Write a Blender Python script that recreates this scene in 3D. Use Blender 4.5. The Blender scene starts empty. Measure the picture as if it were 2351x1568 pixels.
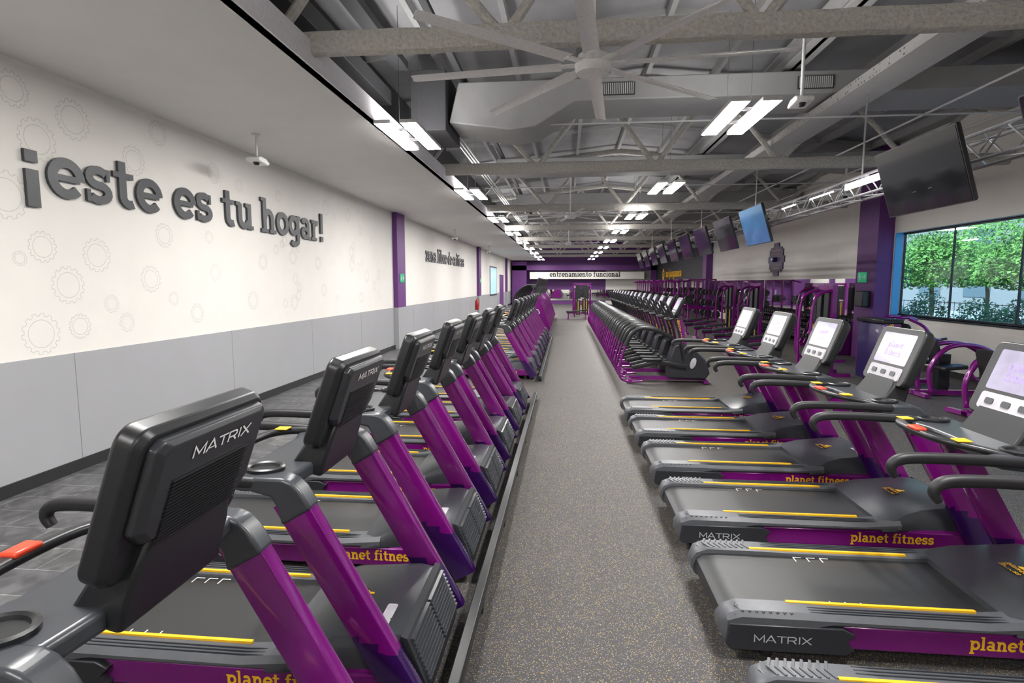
import bpy, math, random, bmesh
from mathutils import Vector, Matrix
random.seed(7)
SC = bpy.context.scene
C = SC.collection
SC.view_settings.view_transform = 'Standard'
pi = math.pi

# ------------------------------------------------------------------ materials
def mat(name, col, rough=0.5, metal=0.0, var=0.06, nscale=30.0, bump=0.0, coat=0.0, emit=None, es=0.0, spec=0.5):
    m = bpy.data.materials.new(name); m.use_nodes = True
    nt = m.node_tree; b = nt.nodes['Principled BSDF']
    b.inputs['Roughness'].default_value = rough
    b.inputs['Metallic'].default_value = metal
    b.inputs['Coat Weight'].default_value = coat
    b.inputs['Coat Roughness'].default_value = 0.08
    b.inputs['Specular IOR Level'].default_value = spec
    tc = nt.nodes.new('ShaderNodeTexCoord')
    n = nt.nodes.new('ShaderNodeTexNoise'); n.inputs['Scale'].default_value = nscale
    n.inputs['Detail'].default_value = 3
    nt.links.new(tc.outputs['Object'], n.inputs['Vector'])
    r = nt.nodes.new('ShaderNodeValToRGB')
    r.color_ramp.elements[0].position = 0.3; r.color_ramp.elements[1].position = 0.7
    r.color_ramp.elements[0].color = (*[c*(1-var) for c in col], 1)
    r.color_ramp.elements[1].color = (*[min(1, c*(1+var)) for c in col], 1)
    nt.links.new(n.outputs['Fac'], r.inputs['Fac'])
    nt.links.new(r.outputs['Color'], b.inputs['Base Color'])
    if bump > 0:
        bp = nt.nodes.new('ShaderNodeBump'); bp.inputs['Strength'].default_value = bump
        bp.inputs['Distance'].default_value = 0.02
        nt.links.new(n.outputs['Fac'], bp.inputs['Height'])
        nt.links.new(bp.outputs['Normal'], b.inputs['Normal'])
    if emit:
        b.inputs['Emission Color'].default_value = (*emit, 1)
        b.inputs['Emission Strength'].default_value = es
    return m

M_PUR = mat('purple_paint', (0.19, 0.005, 0.18), 0.2, 0.2, coat=0.8)
M_NAVY = mat('navy_decal', (0.02, 0.012, 0.07), 0.3, 0.1, coat=0.3)
M_BLK = mat('black_plastic', (0.013, 0.014, 0.016), 0.36)
M_BLK2 = mat('black_rubber', (0.012, 0.012, 0.014), 0.5)
M_CHAR = mat('charcoal_plastic', (0.026, 0.028, 0.033), 0.34)
M_GREY = mat('graphite_plastic', (0.042, 0.046, 0.054), 0.33)
M_RAIL = mat('grey_ribbed_plastic', (0.085, 0.09, 0.10), 0.42)
M_BELT = mat('running_belt', (0.02, 0.021, 0.023), 0.42, nscale=400, bump=0.1)
M_YEL = mat('yellow_print', (0.90, 0.50, 0.015), 0.4)
M_WHT = mat('white_print', (0.8, 0.8, 0.8), 0.4)
M_PRT = mat('pale_grey_lettering', (0.45, 0.46, 0.48), 0.4)
M_RED = mat('red_button', (0.75, 0.06, 0.02), 0.35)
M_SIL = mat('silver_panel', (0.5, 0.49, 0.53), 0.4)
M_STEEL = mat('steel', (0.6, 0.6, 0.62), 0.28, 0.8)
M_SCR = mat('lit_screen', (0.12, 0.11, 0.15), 0.15, emit=(0.72, 0.66, 0.86), es=0.62, nscale=12, var=.4)
M_SCRT = mat('screen_lilac_print', (0.2, 0.15, 0.4), 0.3, emit=(0.48, 0.34, 0.76), es=0.7)
M_WALL = mat('white_wall_paint', (0.80, 0.775, 0.73), 0.75, var=0.015, nscale=3)
M_GEAR = mat('pale_grey_print', (0.61, 0.595, 0.56), 0.75)
M_PANEL = mat('grey_wall_panel', (0.37, 0.375, 0.39), 0.5, var=0.02, nscale=2)
M_SEAM = mat('panel_seam', (0.22, 0.22, 0.23), 0.6)
M_BASE = mat('black_baseboard', (0.018, 0.018, 0.02), 0.5)
M_WPUR = mat('purple_wall_paint', (0.125, 0.03, 0.18), 0.55, var=0.03, nscale=3)
M_DARKW = mat('charcoal_wall_paint', (0.03, 0.03, 0.035), 0.6)
M_SOFF = mat('plaster_soffit', (0.74, 0.73, 0.71), 0.6, var=0.02, nscale=2)
M_ROOF = mat('grey_roof_deck', (0.30, 0.30, 0.31), 0.8, var=0.1, nscale=2)
M_FIRE = mat('sprayed_fireproofing', (0.53, 0.51, 0.47), 0.95, var=0.15, nscale=28, bump=1.0)
M_DUCT = mat('painted_duct', (0.36, 0.36, 0.36), 0.6, var=0.04, nscale=5)
M_DKDUCT = mat('dark_insulation_and_void_shade', (0.055, 0.055, 0.06), 0.7)  # duct insulation; also the shade colour of the void sheet
M_FAN = mat('painted_grey_metal', (0.62, 0.62, 0.62), 0.4, 0.1)
M_FANW = mat('pale_fan_metal', (0.9, 0.9, 0.9), 0.4)
M_LET = mat('dark_grey_letter', (0.038, 0.04, 0.047), 0.45)
M_TVB = mat('television_glass', (0.008, 0.008, 0.01), 0.08, var=0.0)
M_TVL = mat('television_glass_blue_picture', (0.02, 0.05, 0.1), 0.1, var=0.4, nscale=3, emit=(0.07, 0.2, 0.42), es=0.45)
M_LED = mat('led_diffuser', (1, 1, 1), 0.5, emit=(1.0, 0.975, 0.95), es=115)
M_ROOFFILL = mat('added_roof_fill_glow', (1, 1, 1), 0.5, emit=(1.0, 0.975, 0.95), es=22)  # glow for panels added to lift the roof brightness
M_LED2 = mat('led_strip', (1, 1, 1), 0.5, emit=(1.0, 0.98, 0.96), es=8)
M_GRN = mat('exit_green', (0.0, 0.28, 0.12), 0.4, emit=(0.0, 0.5, 0.2), es=0.3)
M_TRUNK = mat('bark', (0.13, 0.09, 0.06), 0.9)
M_LEAF = mat('leaves', (0.15, 0.31, 0.06), 0.6, var=0.5, nscale=1.2)
M_LEAF2 = mat('hedge_leaves', (0.05, 0.15, 0.05), 0.6, var=0.6, nscale=2)
M_PAVE = mat('pavement', (0.40, 0.42, 0.45), 0.9)
M_BLUE = mat('blue_frame_film', (0.04, 0.25, 0.5), 0.35, emit=(0.03, 0.2, 0.45), es=0.25)
M_MIRR = mat('mirror_glass', (0.82, 0.84, 0.84), 0.02, 1.0, var=0.0)
M_FUNC = mat('stone_facade', (0.26, 0.26, 0.26), 0.8)
M_FUNG = mat('window_facade', (0.10, 0.14, 0.17), 0.3)
M_LAMPB = mat('blue_lamp', (0.01, 0.02, 0.12), 0.2)

def mast_material():
    m = mat('purple_paint_with_navy_decal', (0.19, 0.005, 0.18), 0.18, 0.2, coat=0.9)
    nt = m.node_tree; b = nt.nodes['Principled BSDF']
    tc = nt.nodes.new('ShaderNodeTexCoord')
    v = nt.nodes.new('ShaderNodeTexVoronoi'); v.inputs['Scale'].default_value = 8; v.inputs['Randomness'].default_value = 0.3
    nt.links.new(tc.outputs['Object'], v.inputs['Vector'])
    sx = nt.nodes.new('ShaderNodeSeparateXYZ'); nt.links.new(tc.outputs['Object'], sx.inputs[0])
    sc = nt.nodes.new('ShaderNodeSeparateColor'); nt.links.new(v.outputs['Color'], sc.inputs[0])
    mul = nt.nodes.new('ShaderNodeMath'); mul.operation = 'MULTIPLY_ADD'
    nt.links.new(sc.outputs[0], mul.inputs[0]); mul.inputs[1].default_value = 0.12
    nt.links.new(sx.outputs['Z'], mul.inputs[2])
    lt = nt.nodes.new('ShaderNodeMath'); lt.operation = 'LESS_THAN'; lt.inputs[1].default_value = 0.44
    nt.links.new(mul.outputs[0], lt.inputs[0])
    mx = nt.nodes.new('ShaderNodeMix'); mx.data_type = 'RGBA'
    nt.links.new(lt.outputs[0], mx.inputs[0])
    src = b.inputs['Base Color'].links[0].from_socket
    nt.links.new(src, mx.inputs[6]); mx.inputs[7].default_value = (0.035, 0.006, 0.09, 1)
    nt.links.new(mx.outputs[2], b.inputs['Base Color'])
    return m
M_MAST = mast_material()

def rubber_floor():
    m = bpy.data.materials.new('speckled_rubber_floor'); m.use_nodes = True
    nt = m.node_tree; b = nt.nodes['Principled BSDF']; b.inputs['Roughness'].default_value = 0.58
    b.inputs['Specular IOR Level'].default_value = 0.4
    tc = nt.nodes.new('ShaderNodeTexCoord')
    v = nt.nodes.new('ShaderNodeTexVoronoi'); v.inputs['Scale'].default_value = 175
    nt.links.new(tc.outputs['Object'], v.inputs['Vector'])
    sc = nt.nodes.new('ShaderNodeSeparateColor'); nt.links.new(v.outputs['Color'], sc.inputs[0])
    d = nt.nodes.new('ShaderNodeMath'); d.operation = 'LESS_THAN'; d.inputs[1].default_value = 0.42
    nt.links.new(v.outputs['Distance'], d.inputs[0])
    n = nt.nodes.new('ShaderNodeTexNoise'); n.inputs['Scale'].default_value = 2.5
    nt.links.new(tc.outputs['Object'], n.inputs['Vector'])
    base = nt.nodes.new('ShaderNodeValToRGB')
    base.color_ramp.elements[0].color = (0.031, 0.030, 0.030, 1); base.color_ramp.elements[1].color = (0.048, 0.047, 0.046, 1)
    nt.links.new(n.outputs['Fac'], base.inputs['Fac'])
    r = nt.nodes.new('ShaderNodeValToRGB'); cr = r.color_ramp; cr.interpolation = 'CONSTANT'
    cr.elements[0].position = 0; cr.elements[0].color = (0.05, 0.05, 0.053, 1)
    cr.elements[1].position = 0.62; cr.elements[1].color = (0.42, 0.31, 0.10, 1)
    e = cr.elements.new(0.79); e.color = (0.10, 0.10, 0.20, 1)
    e = cr.elements.new(0.9); e.color = (0.26, 0.25, 0.25, 1)
    nt.links.new(sc.outputs[0], r.inputs['Fac'])
    g = nt.nodes.new('ShaderNodeMath'); g.operation = 'GREATER_THAN'; g.inputs[1].default_value = 0.62
    nt.links.new(sc.outputs[0], g.inputs[0])
    mu = nt.nodes.new('ShaderNodeMath'); mu.operation = 'MULTIPLY'
    nt.links.new(g.outputs[0], mu.inputs[0]); nt.links.new(d.outputs[0], mu.inputs[1])
    mx = nt.nodes.new('ShaderNodeMix'); mx.data_type = 'RGBA'
    nt.links.new(mu.outputs[0], mx.inputs[0]); nt.links.new(base.outputs[0], mx.inputs[6]); nt.links.new(r.outputs[0], mx.inputs[7])
    nt.links.new(mx.outputs[2], b.inputs['Base Color'])
    return m
def tile_floor():
    m = bpy.data.materials.new('slate_plank_tile'); m.use_nodes = True
    nt = m.node_tree; b = nt.nodes['Principled BSDF']; b.inputs['Roughness'].default_value = 0.42
    tc = nt.nodes.new('ShaderNodeTexCoord')
    mp = nt.nodes.new('ShaderNodeMapping'); mp.inputs['Rotation'].default_value = (0, 0, 0)
    nt.links.new(tc.outputs['Object'], mp.inputs[0])
    br = nt.nodes.new('ShaderNodeTexBrick'); br.inputs['Scale'].default_value = 1.0
    br.inputs['Brick Width'].default_value = 0.9; br.inputs['Row Height'].default_value = 0.3
    br.inputs['Mortar Size'].default_value = 0.004
    br.inputs['Color1'].default_value = (0.085, 0.085, 0.09, 1); br.inputs['Color2'].default_value = (0.12, 0.12, 0.123, 1)
    br.inputs['Mortar'].default_value = (0.30, 0.30, 0.30, 1)
    nt.links.new(mp.outputs[0], br.inputs['Vector'])
    n = nt.nodes.new('ShaderNodeTexNoise'); n.inputs['Scale'].default_value = 5; n.inputs['Detail'].default_value = 8; n.inputs['Distortion'].default_value = 1.5
    nt.links.new(mp.outputs[0], n.inputs['Vector'])
    r = nt.nodes.new('ShaderNodeValToRGB')
    r.color_ramp.elements[0].position = 0.35; r.color_ramp.elements[0].color = (0.5, 0.5, 0.5, 1)
    r.color_ramp.elements[1].position = 0.7; r.color_ramp.elements[1].color = (1.35, 1.35, 1.35, 1)
    nt.links.new(n.outputs['Fac'], r.inputs['Fac'])
    mx = nt.nodes.new('ShaderNodeMix'); mx.data_type = 'RGBA'; mx.blend_type = 'MULTIPLY'; mx.inputs[0].default_value = 1
    nt.links.new(br.outputs['Color'], mx.inputs[6]); nt.links.new(r.outputs[0], mx.inputs[7])
    nt.links.new(mx.outputs[2], b.inputs['Base Color'])
    return m
def perforated():
    m = mat('perforated_sheet', (0.48, 0.47, 0.46), 0.7)
    nt = m.node_tree; b = nt.nodes['Principled BSDF']
    tc = nt.nodes.new('ShaderNodeTexCoord')
    v = nt.nodes.new('ShaderNodeTexVoronoi'); v.inputs['Scale'].default_value = 14; v.inputs['Randomness'].default_value = 0.25
    nt.links.new(tc.outputs['Object'], v.inputs['Vector'])
    lt = nt.nodes.new('ShaderNodeMath'); lt.operation = 'LESS_THAN'; lt.inputs[1].default_value = 0.22
    nt.links.new(v.outputs['Distance'], lt.inputs[0])
    mx = nt.nodes.new('ShaderNodeMix'); mx.data_type = 'RGBA'
    src = b.inputs['Base Color'].links[0].from_socket
    nt.links.new(lt.outputs[0], mx.inputs[0]); nt.links.new(src, mx.inputs[6]); mx.inputs[7].default_value = (0.08, 0.08, 0.08, 1)
    nt.links.new(mx.outputs[2], b.inputs['Base Color'])
    return m
def glass():
    m = bpy.data.materials.new('window_glass'); m.use_nodes = True
    nt = m.node_tree; nt.nodes.remove(nt.nodes['Principled BSDF'])
    o = nt.nodes['Material Output']
    t = nt.nodes.new('ShaderNodeBsdfTransparent'); t.inputs[0].default_value = (0.78, 0.94, 1.0, 1)
    g = nt.nodes.new('ShaderNodeBsdfGlossy'); g.inputs['Roughness'].default_value = 0.01
    mx = nt.nodes.new('ShaderNodeMixShader'); mx.inputs[0].default_value = 0.06
    nt.links.new(t.outputs[0], mx.inputs[1]); nt.links.new(g.outputs[0], mx.inputs[2]); nt.links.new(mx.outputs[0], o.inputs[0])
    return m
M_RUB = rubber_floor(); M_TILE = tile_floor(); M_PERF = perforated(); M_GLS = glass()

# ------------------------------------------------------------------ glyphs
def arc(cx, cy, rx, ry, a0, a1, n=14):
    return [(cx+rx*math.cos(math.radians(a0+(a1-a0)*i/n)), cy+ry*math.sin(math.radians(a0+(a1-a0)*i/n))) for i in range(n+1)]
T = 0.24; S = 0.15
def st(x, y0, y1): return ([(x, y0), (x, y1)], T)
def sf(x0, x1, y): return ([(x0, y), (x1, y)], S)
G = {
 'o': (0.98, [(arc(.49,.5,.37,.39,0,360,24), T)]),
 'e': (0.95, [(arc(.49,.5,.37,.39,0,318,22), T), ([(.14,.5),(.84,.5)], .16)]),
 'c': (0.92, [(arc(.49,.5,.37,.39,42,318,20), T), ([(.78,.6),(.78,.95)], .12)]),
 's': (0.86, [(arc(.43,.7,.27,.20,35,270,12)+arc(.43,.305,.29,.20,90,-145,12)[1:], .22), ([(.72,.64),(.72,.96)], .11), ([(.12,.04),(.12,.36)], .11)]),
 't': (0.78, [([(.33,1.3),(.33,.34)]+arc(.55,.32,.22,.2,180,300,8), T), sf(.03,.70,.92)]),
 'u': (1.12, [([(.26,.95),(.26,.38)]+arc(.52,.36,.26,.25,180,350,10), T), st(.84,1,0), sf(.03,.3,.925), sf(.6,.85,.925), sf(.84,1.08,.075)]),
 'h': (1.14, [st(.27,1.42,0), ([(.27,.55)]+arc(.56,.6,.26,.28,160,0,10)+[(.82,0)], T), sf(.03,.3,1.345), sf(.03,.52,.075), sf(.6,1.09,.075)]),
 'n': (1.14, [st(.27,1,0), ([(.27,.55)]+arc(.56,.6,.26,.28,160,0,10)+[(.82,0)], T), sf(.03,.3,.925), sf(.03,.52,.075), sf(.6,1.09,.075)]),
 'm': (1.66, [st(.27,1,0), ([(.27,.55)]+arc(.54,.6,.25,.28,160,0,10)+[(.79,0)], T), ([(.79,.55)]+arc(1.07,.6,.25,.28,160,0,10)+[(1.32,0)], T), sf(.03,.3,.925), sf(.03,.48,.075), sf(.6,.98,.075), sf(1.14,1.6,.075)]),
 'g': (1.06, [(arc(.45,.53,.32,.35,0,360,22), T), ([(.81,1),(.81,-.1)]+arc(.5,-.12,.31,.2,0,-150,10), T), sf(.8,1.03,.925)]),
 'a': (1.0, [(arc(.43,.66,.27,.23,155,0,10)+[(.72,0)], T), (arc(.42,.29,.27,.2,0,360,18), .2), sf(.72,.96,.075)]),
 'r': (0.86, [st(.27,1,0), ([(.27,.55)]+arc(.58,.55,.3,.33,170,70,8), T), sf(.03,.3,.925), sf(.03,.56,.075)]),
 'l': (0.60, [st(.29,1.42,0), sf(.03,.3,1.345), sf(.03,.55,.075)]),
 'i': (0.60, [st(.29,1,0), sf(.03,.3,.925), sf(.03,.55,.075), ([(.29,1.2),(.29,1.42)], T)]),
 'í': (0.60, [st(.29,1,0), sf(.03,.3,.925), sf(.03,.55,.075), ([(.22,1.15),(.42,1.45)], .18)]),
 'j': (0.60, [([(.33,1),(.33,-.15)]+arc(.12,-.15,.21,.18,0,-100,6), T), sf(.05,.35,.925), ([(.33,1.2),(.33,1.42)], T)]),
 'b': (1.06, [st(.25,1.42,0), (arc(.58,.5,.33,.38,0,360,22), T), sf(.03,.27,1.345)]),
 'd': (1.1, [st(.80,1.42,0), (arc(.46,.5,.33,.38,0,360,22), T), sf(.56,.82,1.345), sf(.8,1.05,.075)]),
 'p': (1.08, [st(.27,1,-.42), (arc(.6,.5,.33,.38,0,360,22), T), sf(.03,.27,.925), sf(.03,.54,-.345)]),
 'f': (0.72, [([(.3,0),(.3,1.05)]+arc(.55,1.08,.25,.24,180,60,8), T), sf(.03,.66,.925), sf(.03,.56,.075)]),
 'z': (0.88, [([(.08,.91),(.76,.91)], .18), ([(.72,.9),(.13,.1)], .2), ([(.08,.09),(.8,.09)], .18), ([(.13,.66),(.13,.95)], .12), ([(.76,.05),(.76,.34)], .12)]),
 '!': (0.5, [([(.24,1.42),(.24,.42)], .25), ([(.24,.25),(.24,0)], .26)]),
 '¡': (0.62, [([(.26,.55),(.26,-.32)], .30), ([(.26,1.0),(.26,.72)], .30)]),
 ' ': (0.5, []),
}
q = 0.15
G2 = {
 'M': (1.25, [([(.1,0),(.1,1),(.6,.25),(1.1,1),(1.1,0)], q)]),
 'A': (1.15, [([(.05,0),(.55,1),(1.05,0)], q), ([(.3,.28),(.8,.28)], q*.8)]),
 'T': (1.05, [([(.02,.93),(1.0,.93)], q), ([(.51,.93),(.51,0)], q)]),
 'R': (1.1, [([(.1,0),(.1,.93),(.75,.93),(.92,.8),(.92,.55),(.75,.42),(.1,.42)], q), ([(.6,.42),(.95,0)], q)]),
 'I': (0.4, [([(.18,0),(.18,1)], q)]),
 'X': (1.1, [([(.05,0),(1.0,1)], q), ([(.05,1),(1.0,0)], q)]),
 'L': (0.9, [([(.1,1),(.1,.07),(.8,.07)], q)]),
 'E': (0.95, [([(.85,.93),(.1,.93),(.1,.07),(.85,.07)], q), ([(.1,.5),(.75,.5)], q)]),
 'F': (0.9, [([(.85,.93),(.1,.93),(.1,0)], q), ([(.1,.5),(.7,.5)], q)]),
 'D': (1.1, [([(.1,.07),(.1,.93),(.65,.93),(.92,.7),(.92,.3),(.65,.07),(.1,.07)], q)]),
 'O': (1.15, [(arc(.55,.5,.45,.43,0,360,16), q)]),
 'N': (1.1, [([(.1,0),(.1,1),(.92,0),(.92,1)], q)]),
 'S': (1.0, [([(.88,.85),(.75,.93),(.25,.93),(.1,.8),(.1,.62),(.25,.5),(.75,.5),(.9,.38),(.9,.2),(.75,.07),(.2,.07),(.08,.17)], q)]),
 ' ': (0.5, []),
}

# ------------------------------------------------------------------ mesh builder
def smooth(pts, n=6):
    P = [Vector(p) for p in pts]; out = []
    for i in range(len(P)-1):
        p0 = P[i-1] if i > 0 else P[i]; p1 = P[i]; p2 = P[i+1]; p3 = P[i+2] if i+2 < len(P) else P[i+1]
        for k in range(n):
            t = k/n
            out.append(0.5*((2*p1)+(-p0+p2)*t+(2*p0-5*p1+4*p2-p3)*t*t+(-p0+3*p1-3*p2+p3)*t**3))
    out.append(P[-1]); return out
def rrect(w, h, r, n=4):
    pts = []
    for cx, cy, a in ((w/2-r, h/2-r, 0), (-w/2+r, h/2-r, 90), (-w/2+r, -h/2+r, 180), (w/2-r, -h/2+r, 270)):
        for i in range(n+1):
            t = math.radians(a+90*i/n); pts.append((cx+r*math.cos(t), cy+r*math.sin(t)))
    return pts
def gearpts(R, teeth, d=0.12):
    pts = []
    for i in range(teeth):
        a = 2*pi*i/teeth; s = 2*pi/teeth
        for f, r in ((0, R), (.45, R), (.55, R*(1-d)), (.95, R*(1-d))):
            pts.append((r*math.cos(a+s*f), r*math.sin(a+s*f)))
    return pts
class MB:
    def __init__(s): s.v = []; s.f = []; s.m = []
    def add(s, vs, fs, m=0):
        o = len(s.v); s.v += [tuple(v) for v in vs]
        for f in fs: s.f.append([i+o for i in f]); s.m.append(m)
        return s
    def box(s, x0, x1, y0, y1, z0, z1, m=0):
        return s.add([(x0,y0,z0),(x1,y0,z0),(x1,y1,z0),(x0,y1,z0),(x0,y0,z1),(x1,y0,z1),(x1,y1,z1),(x0,y1,z1)],
              [(0,3,2,1),(4,5,6,7),(0,1,5,4),(1,2,6,5),(2,3,7,6),(3,0,4,7)], m)
    def prism(s, pts, axis, a, b, m=0):
        def P(p, t):
            if axis == 'y': return (p[0], t, p[1])
            if axis == 'x': return (t, p[0], p[1])
            return (p[0], p[1], t)
        return s.rings([[P(p, a) for p in pts], [P(p, b) for p in pts]], m)
    def rings(s, R, m=0, cap=True):
        n = len(R[0]); vs = [v for r in R for v in r]; fs = []
        for k in range(len(R)-1):
            for i in range(n):
                j = (i+1) % n
                fs.append((k*n+i, k*n+j, (k+1)*n+j, (k+1)*n+i))
        if cap:
            fs.append(tuple(range(n-1, -1, -1))); fs.append(tuple(range((len(R)-1)*n, len(R)*n)))
        return s.add(vs, fs, m)
    def tube(s, pts, r, n=8, m=0):
        P = [Vector(p) for p in pts]; R = []
        t0 = (P[1]-P[0]).normalized()
        u = t0.orthogonal().normalized()
        for i, p in enumerate(P):
            t = (P[min(i+1, len(P)-1)]-P[max(i-1, 0)]).normalized()
            u = (u-t*u.dot(t)).normalized(); w = t.cross(u)
            rr = r[i] if isinstance(r, (list, tuple)) else r
            R.append([p+u*rr*math.cos(2*pi*k/n)+w*rr*math.sin(2*pi*k/n) for k in range(n)])
        return s.rings(R, m)
    def sweep(s, pts, side, w, h, m=0, ch=0.2, cn=2):
        P = [Vector(p) for p in pts]; side = Vector(side).normalized(); R = []
        for i, p in enumerate(P):
            t = (P[min(i+1, len(P)-1)]-P[max(i-1, 0)]).normalized()
            sd = (side-t*side.dot(t)).normalized(); o = t.cross(sd)
            ww = w[i] if isinstance(w, (list, tuple)) else w
            hh = h[i] if isinstance(h, (list, tuple)) else h
            c = min(ww, hh)*ch
            sec = rrect(ww, hh, c, cn)
            R.append([p+sd*a+o*b for a, b in sec])
        return s.rings(R, m)
    def cyl(s, p0, p1, r, n=16, m=0): return s.tube([p0, p1], r, n, m)
    def plate(s, O, U, V, layers, pts, m=0):
        O = Vector(O); U = Vector(U).normalized(); V = Vector(V).normalized(); N = U.cross(V)
        return s.rings([[O+U*(x*sc)+V*(y*sc)+N*off for x, y in pts] for sc, off in layers], m)
    def ribbon(s, pts, w, O, U, V, depth=0.0, m=0, closed=False):
        P = [Vector((p[0], p[1])) for p in pts]
        if (P[0]-P[-1]).length < 1e-5: closed = True; P = P[:-1]
        n = len(P); L = []; Rr = []
        for i in range(n):
            if closed: a = P[i-1]; b = P[(i+1) % n]
            else: a = P[max(i-1, 0)]; b = P[min(i+1, n-1)]
            d1 = (P[i]-a); d2 = (b-P[i])
            if d1.length < 1e-9: d1 = d2
            if d2.length < 1e-9: d2 = d1
            d1 = d1.normalized(); d2 = d2.normalized()
            t = d1+d2
            if t.length < 1e-6: t = d1
            t = t.normalized()
            nn = Vector((-t.y, t.x)); k = 1/max(0.45, abs(nn.dot(Vector((-d1.y, d1.x)))))
            L.append(P[i]+nn*w/2*k); Rr.append(P[i]-nn*w/2*k)
        O = Vector(O); U = Vector(U); V = Vector(V); N = U.cross(V).normalized()
        def X(p, z): return O+U*p.x+V*p.y+N*z
        vs = []; fs = []
        for i in range(n): vs += [X(L[i], depth), X(Rr[i], depth)]
        if depth > 0.004:
            for i in range(n): vs += [X(L[i], 0), X(Rr[i], 0)]
        rng = n if closed else n-1
        for i in range(rng):
            j = (i+1) % n
            fs.append((2*i, 2*i+1, 2*j+1, 2*j))
            if depth > 0.004:
                o = 2*n
                fs.append((2*i, 2*j, o+2*j, o+2*i)); fs.append((2*i+1, o+2*i+1, o+2*j+1, 2*j+1))
        if depth > 0.004 and not closed:
            o = 2*n
            fs.append((0, o, o+1, 1)); e = 2*(n-1); fs.append((e, e+1, o+e+1, o+e))
        return s.add(vs, fs, m)
    def text(s, txt, O, U, V, size, depth=0.001, m=0, font=None, width=None, center=False, bold=1.0):
        F = font or G; tot = sum(F[c][0] for c in txt)*size
        k = (width/tot) if width else 1.0
        O = Vector(O); U = Vector(U).normalized(); V = Vector(V).normalized()
        x = -tot*k/2 if center else 0.0
        for c in txt:
            adv, strokes = F[c]
            for pts, w in strokes:
                s.ribbon(pts, w*bold, O+U*x, U*size*k, V*size, depth, m)
            x += adv*size*k
        return s
def mk(name, mb, mats, parent=None, bevel=0.0, sm=True, label=None, loc=None, seg=2, ang=38):
    me = bpy.data.meshes.new(name); me.from_pydata(mb.v, [], mb.f)
    for m_ in (mats if isinstance(mats, (list, tuple)) else [mats]): me.materials.append(m_)
    me.polygons.foreach_set('material_index', mb.m)
    bm = bmesh.new(); bm.from_mesh(me); bmesh.ops.recalc_face_normals(bm, faces=bm.faces); bm.to_mesh(me); bm.free()
    if sm:
        me.polygons.foreach_set('use_smooth', [True]*len(me.polygons)); me.set_sharp_from_angle(angle=math.radians(ang))
    me.update()
    o = bpy.data.objects.new(name, me); C.objects.link(o)
    if parent: o.parent = parent
    if loc: o.location = loc
    if bevel > 0:
        b = o.modifiers.new('bevel', 'BEVEL'); b.width = bevel; b.segments = seg; b.limit_method = 'ANGLE'; b.angle_limit = math.radians(min(ang, 40))
    if label: o['label'] = label
    return o
def empty(name, label, cat, loc=(0, 0, 0), rz=0, group=None):
    e = bpy.data.objects.new(name, None); e.empty_display_size = 0.1; C.objects.link(e)
    e.location = loc; e.rotation_euler = (0, 0, rz); e['label'] = label; e['category'] = cat
    if group: e['group'] = group
    return e
def tag(o, label, cat, group=None):
    o['label'] = label; o['category'] = cat
    if group: o['group'] = group
    return o
def struct(o): o['kind'] = 'structure'; return o
def clone(root, loc, rz=None, label=None, group=None, scale=None):
    def rec(o, p):
        c = o.copy(); C.objects.link(c)
        if p: c.parent = p
        for k in o.children:
            rec(k, c)
        return c
    c = rec(root, None); c.location = loc
    if rz is not None: c.rotation_euler = (0, 0, rz)
    if label: c['label'] = label
    if group: c['group'] = group
    if scale: c.scale = scale
    return c

H = 1.95
XL, XR, YB, Y0 = -5.07, 8.05, 52.0, -6.0
# ------------------------------------------------------------------ camera
f = 1280.0
t = math.atan(134/f); th = math.atan(124.5/f*math.cos(t))
cd = bpy.data.cameras.new('camera'); cam = bpy.data.objects.new('camera', cd); C.objects.link(cam)
cam.location = (0, 0, H); cam.rotation_euler = (pi/2-t, 0, th)
cd.sensor_width = 36; cd.lens = f/2351*36; cd.clip_start = 0.05; cd.clip_end = 300
SC.camera = cam

# ------------------------------------------------------------------ world, sun
w = bpy.data.worlds.new('sky'); SC.world = w; w.use_nodes = True
nt = w.node_tree; bg = nt.nodes['Background']
sky = nt.nodes.new('ShaderNodeTexSky'); sky.sky_type = 'NISHITA'; sky.sun_disc = False
sky.sun_elevation = math.radians(50); sky.sun_rotation = math.radians(250)
nt.links.new(sky.outputs[0], bg.inputs[0]); bg.inputs[1].default_value = 0.46
sd = bpy.data.lights.new('sun', 'SUN'); sd.energy = 8.0; sd.angle = 0.02; sd.color = (1, 0.96, 0.88)
so = bpy.data.objects.new('sun', sd); C.objects.link(so); so.rotation_euler = (math.radians(20), math.radians(-38), 0); so.location = (0, 0, 20)

# ------------------------------------------------------------------ room shell
b = MB()
b.box(XL-.2, -2.55, Y0-.2, YB+.2, -.1, 0, 0)
b.box(-2.55, XR+.25, Y0-.2, YB+.2, -.1, 0, 1)
struct(mk('floor', b, [M_TILE, M_RUB], sm=False))
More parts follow.
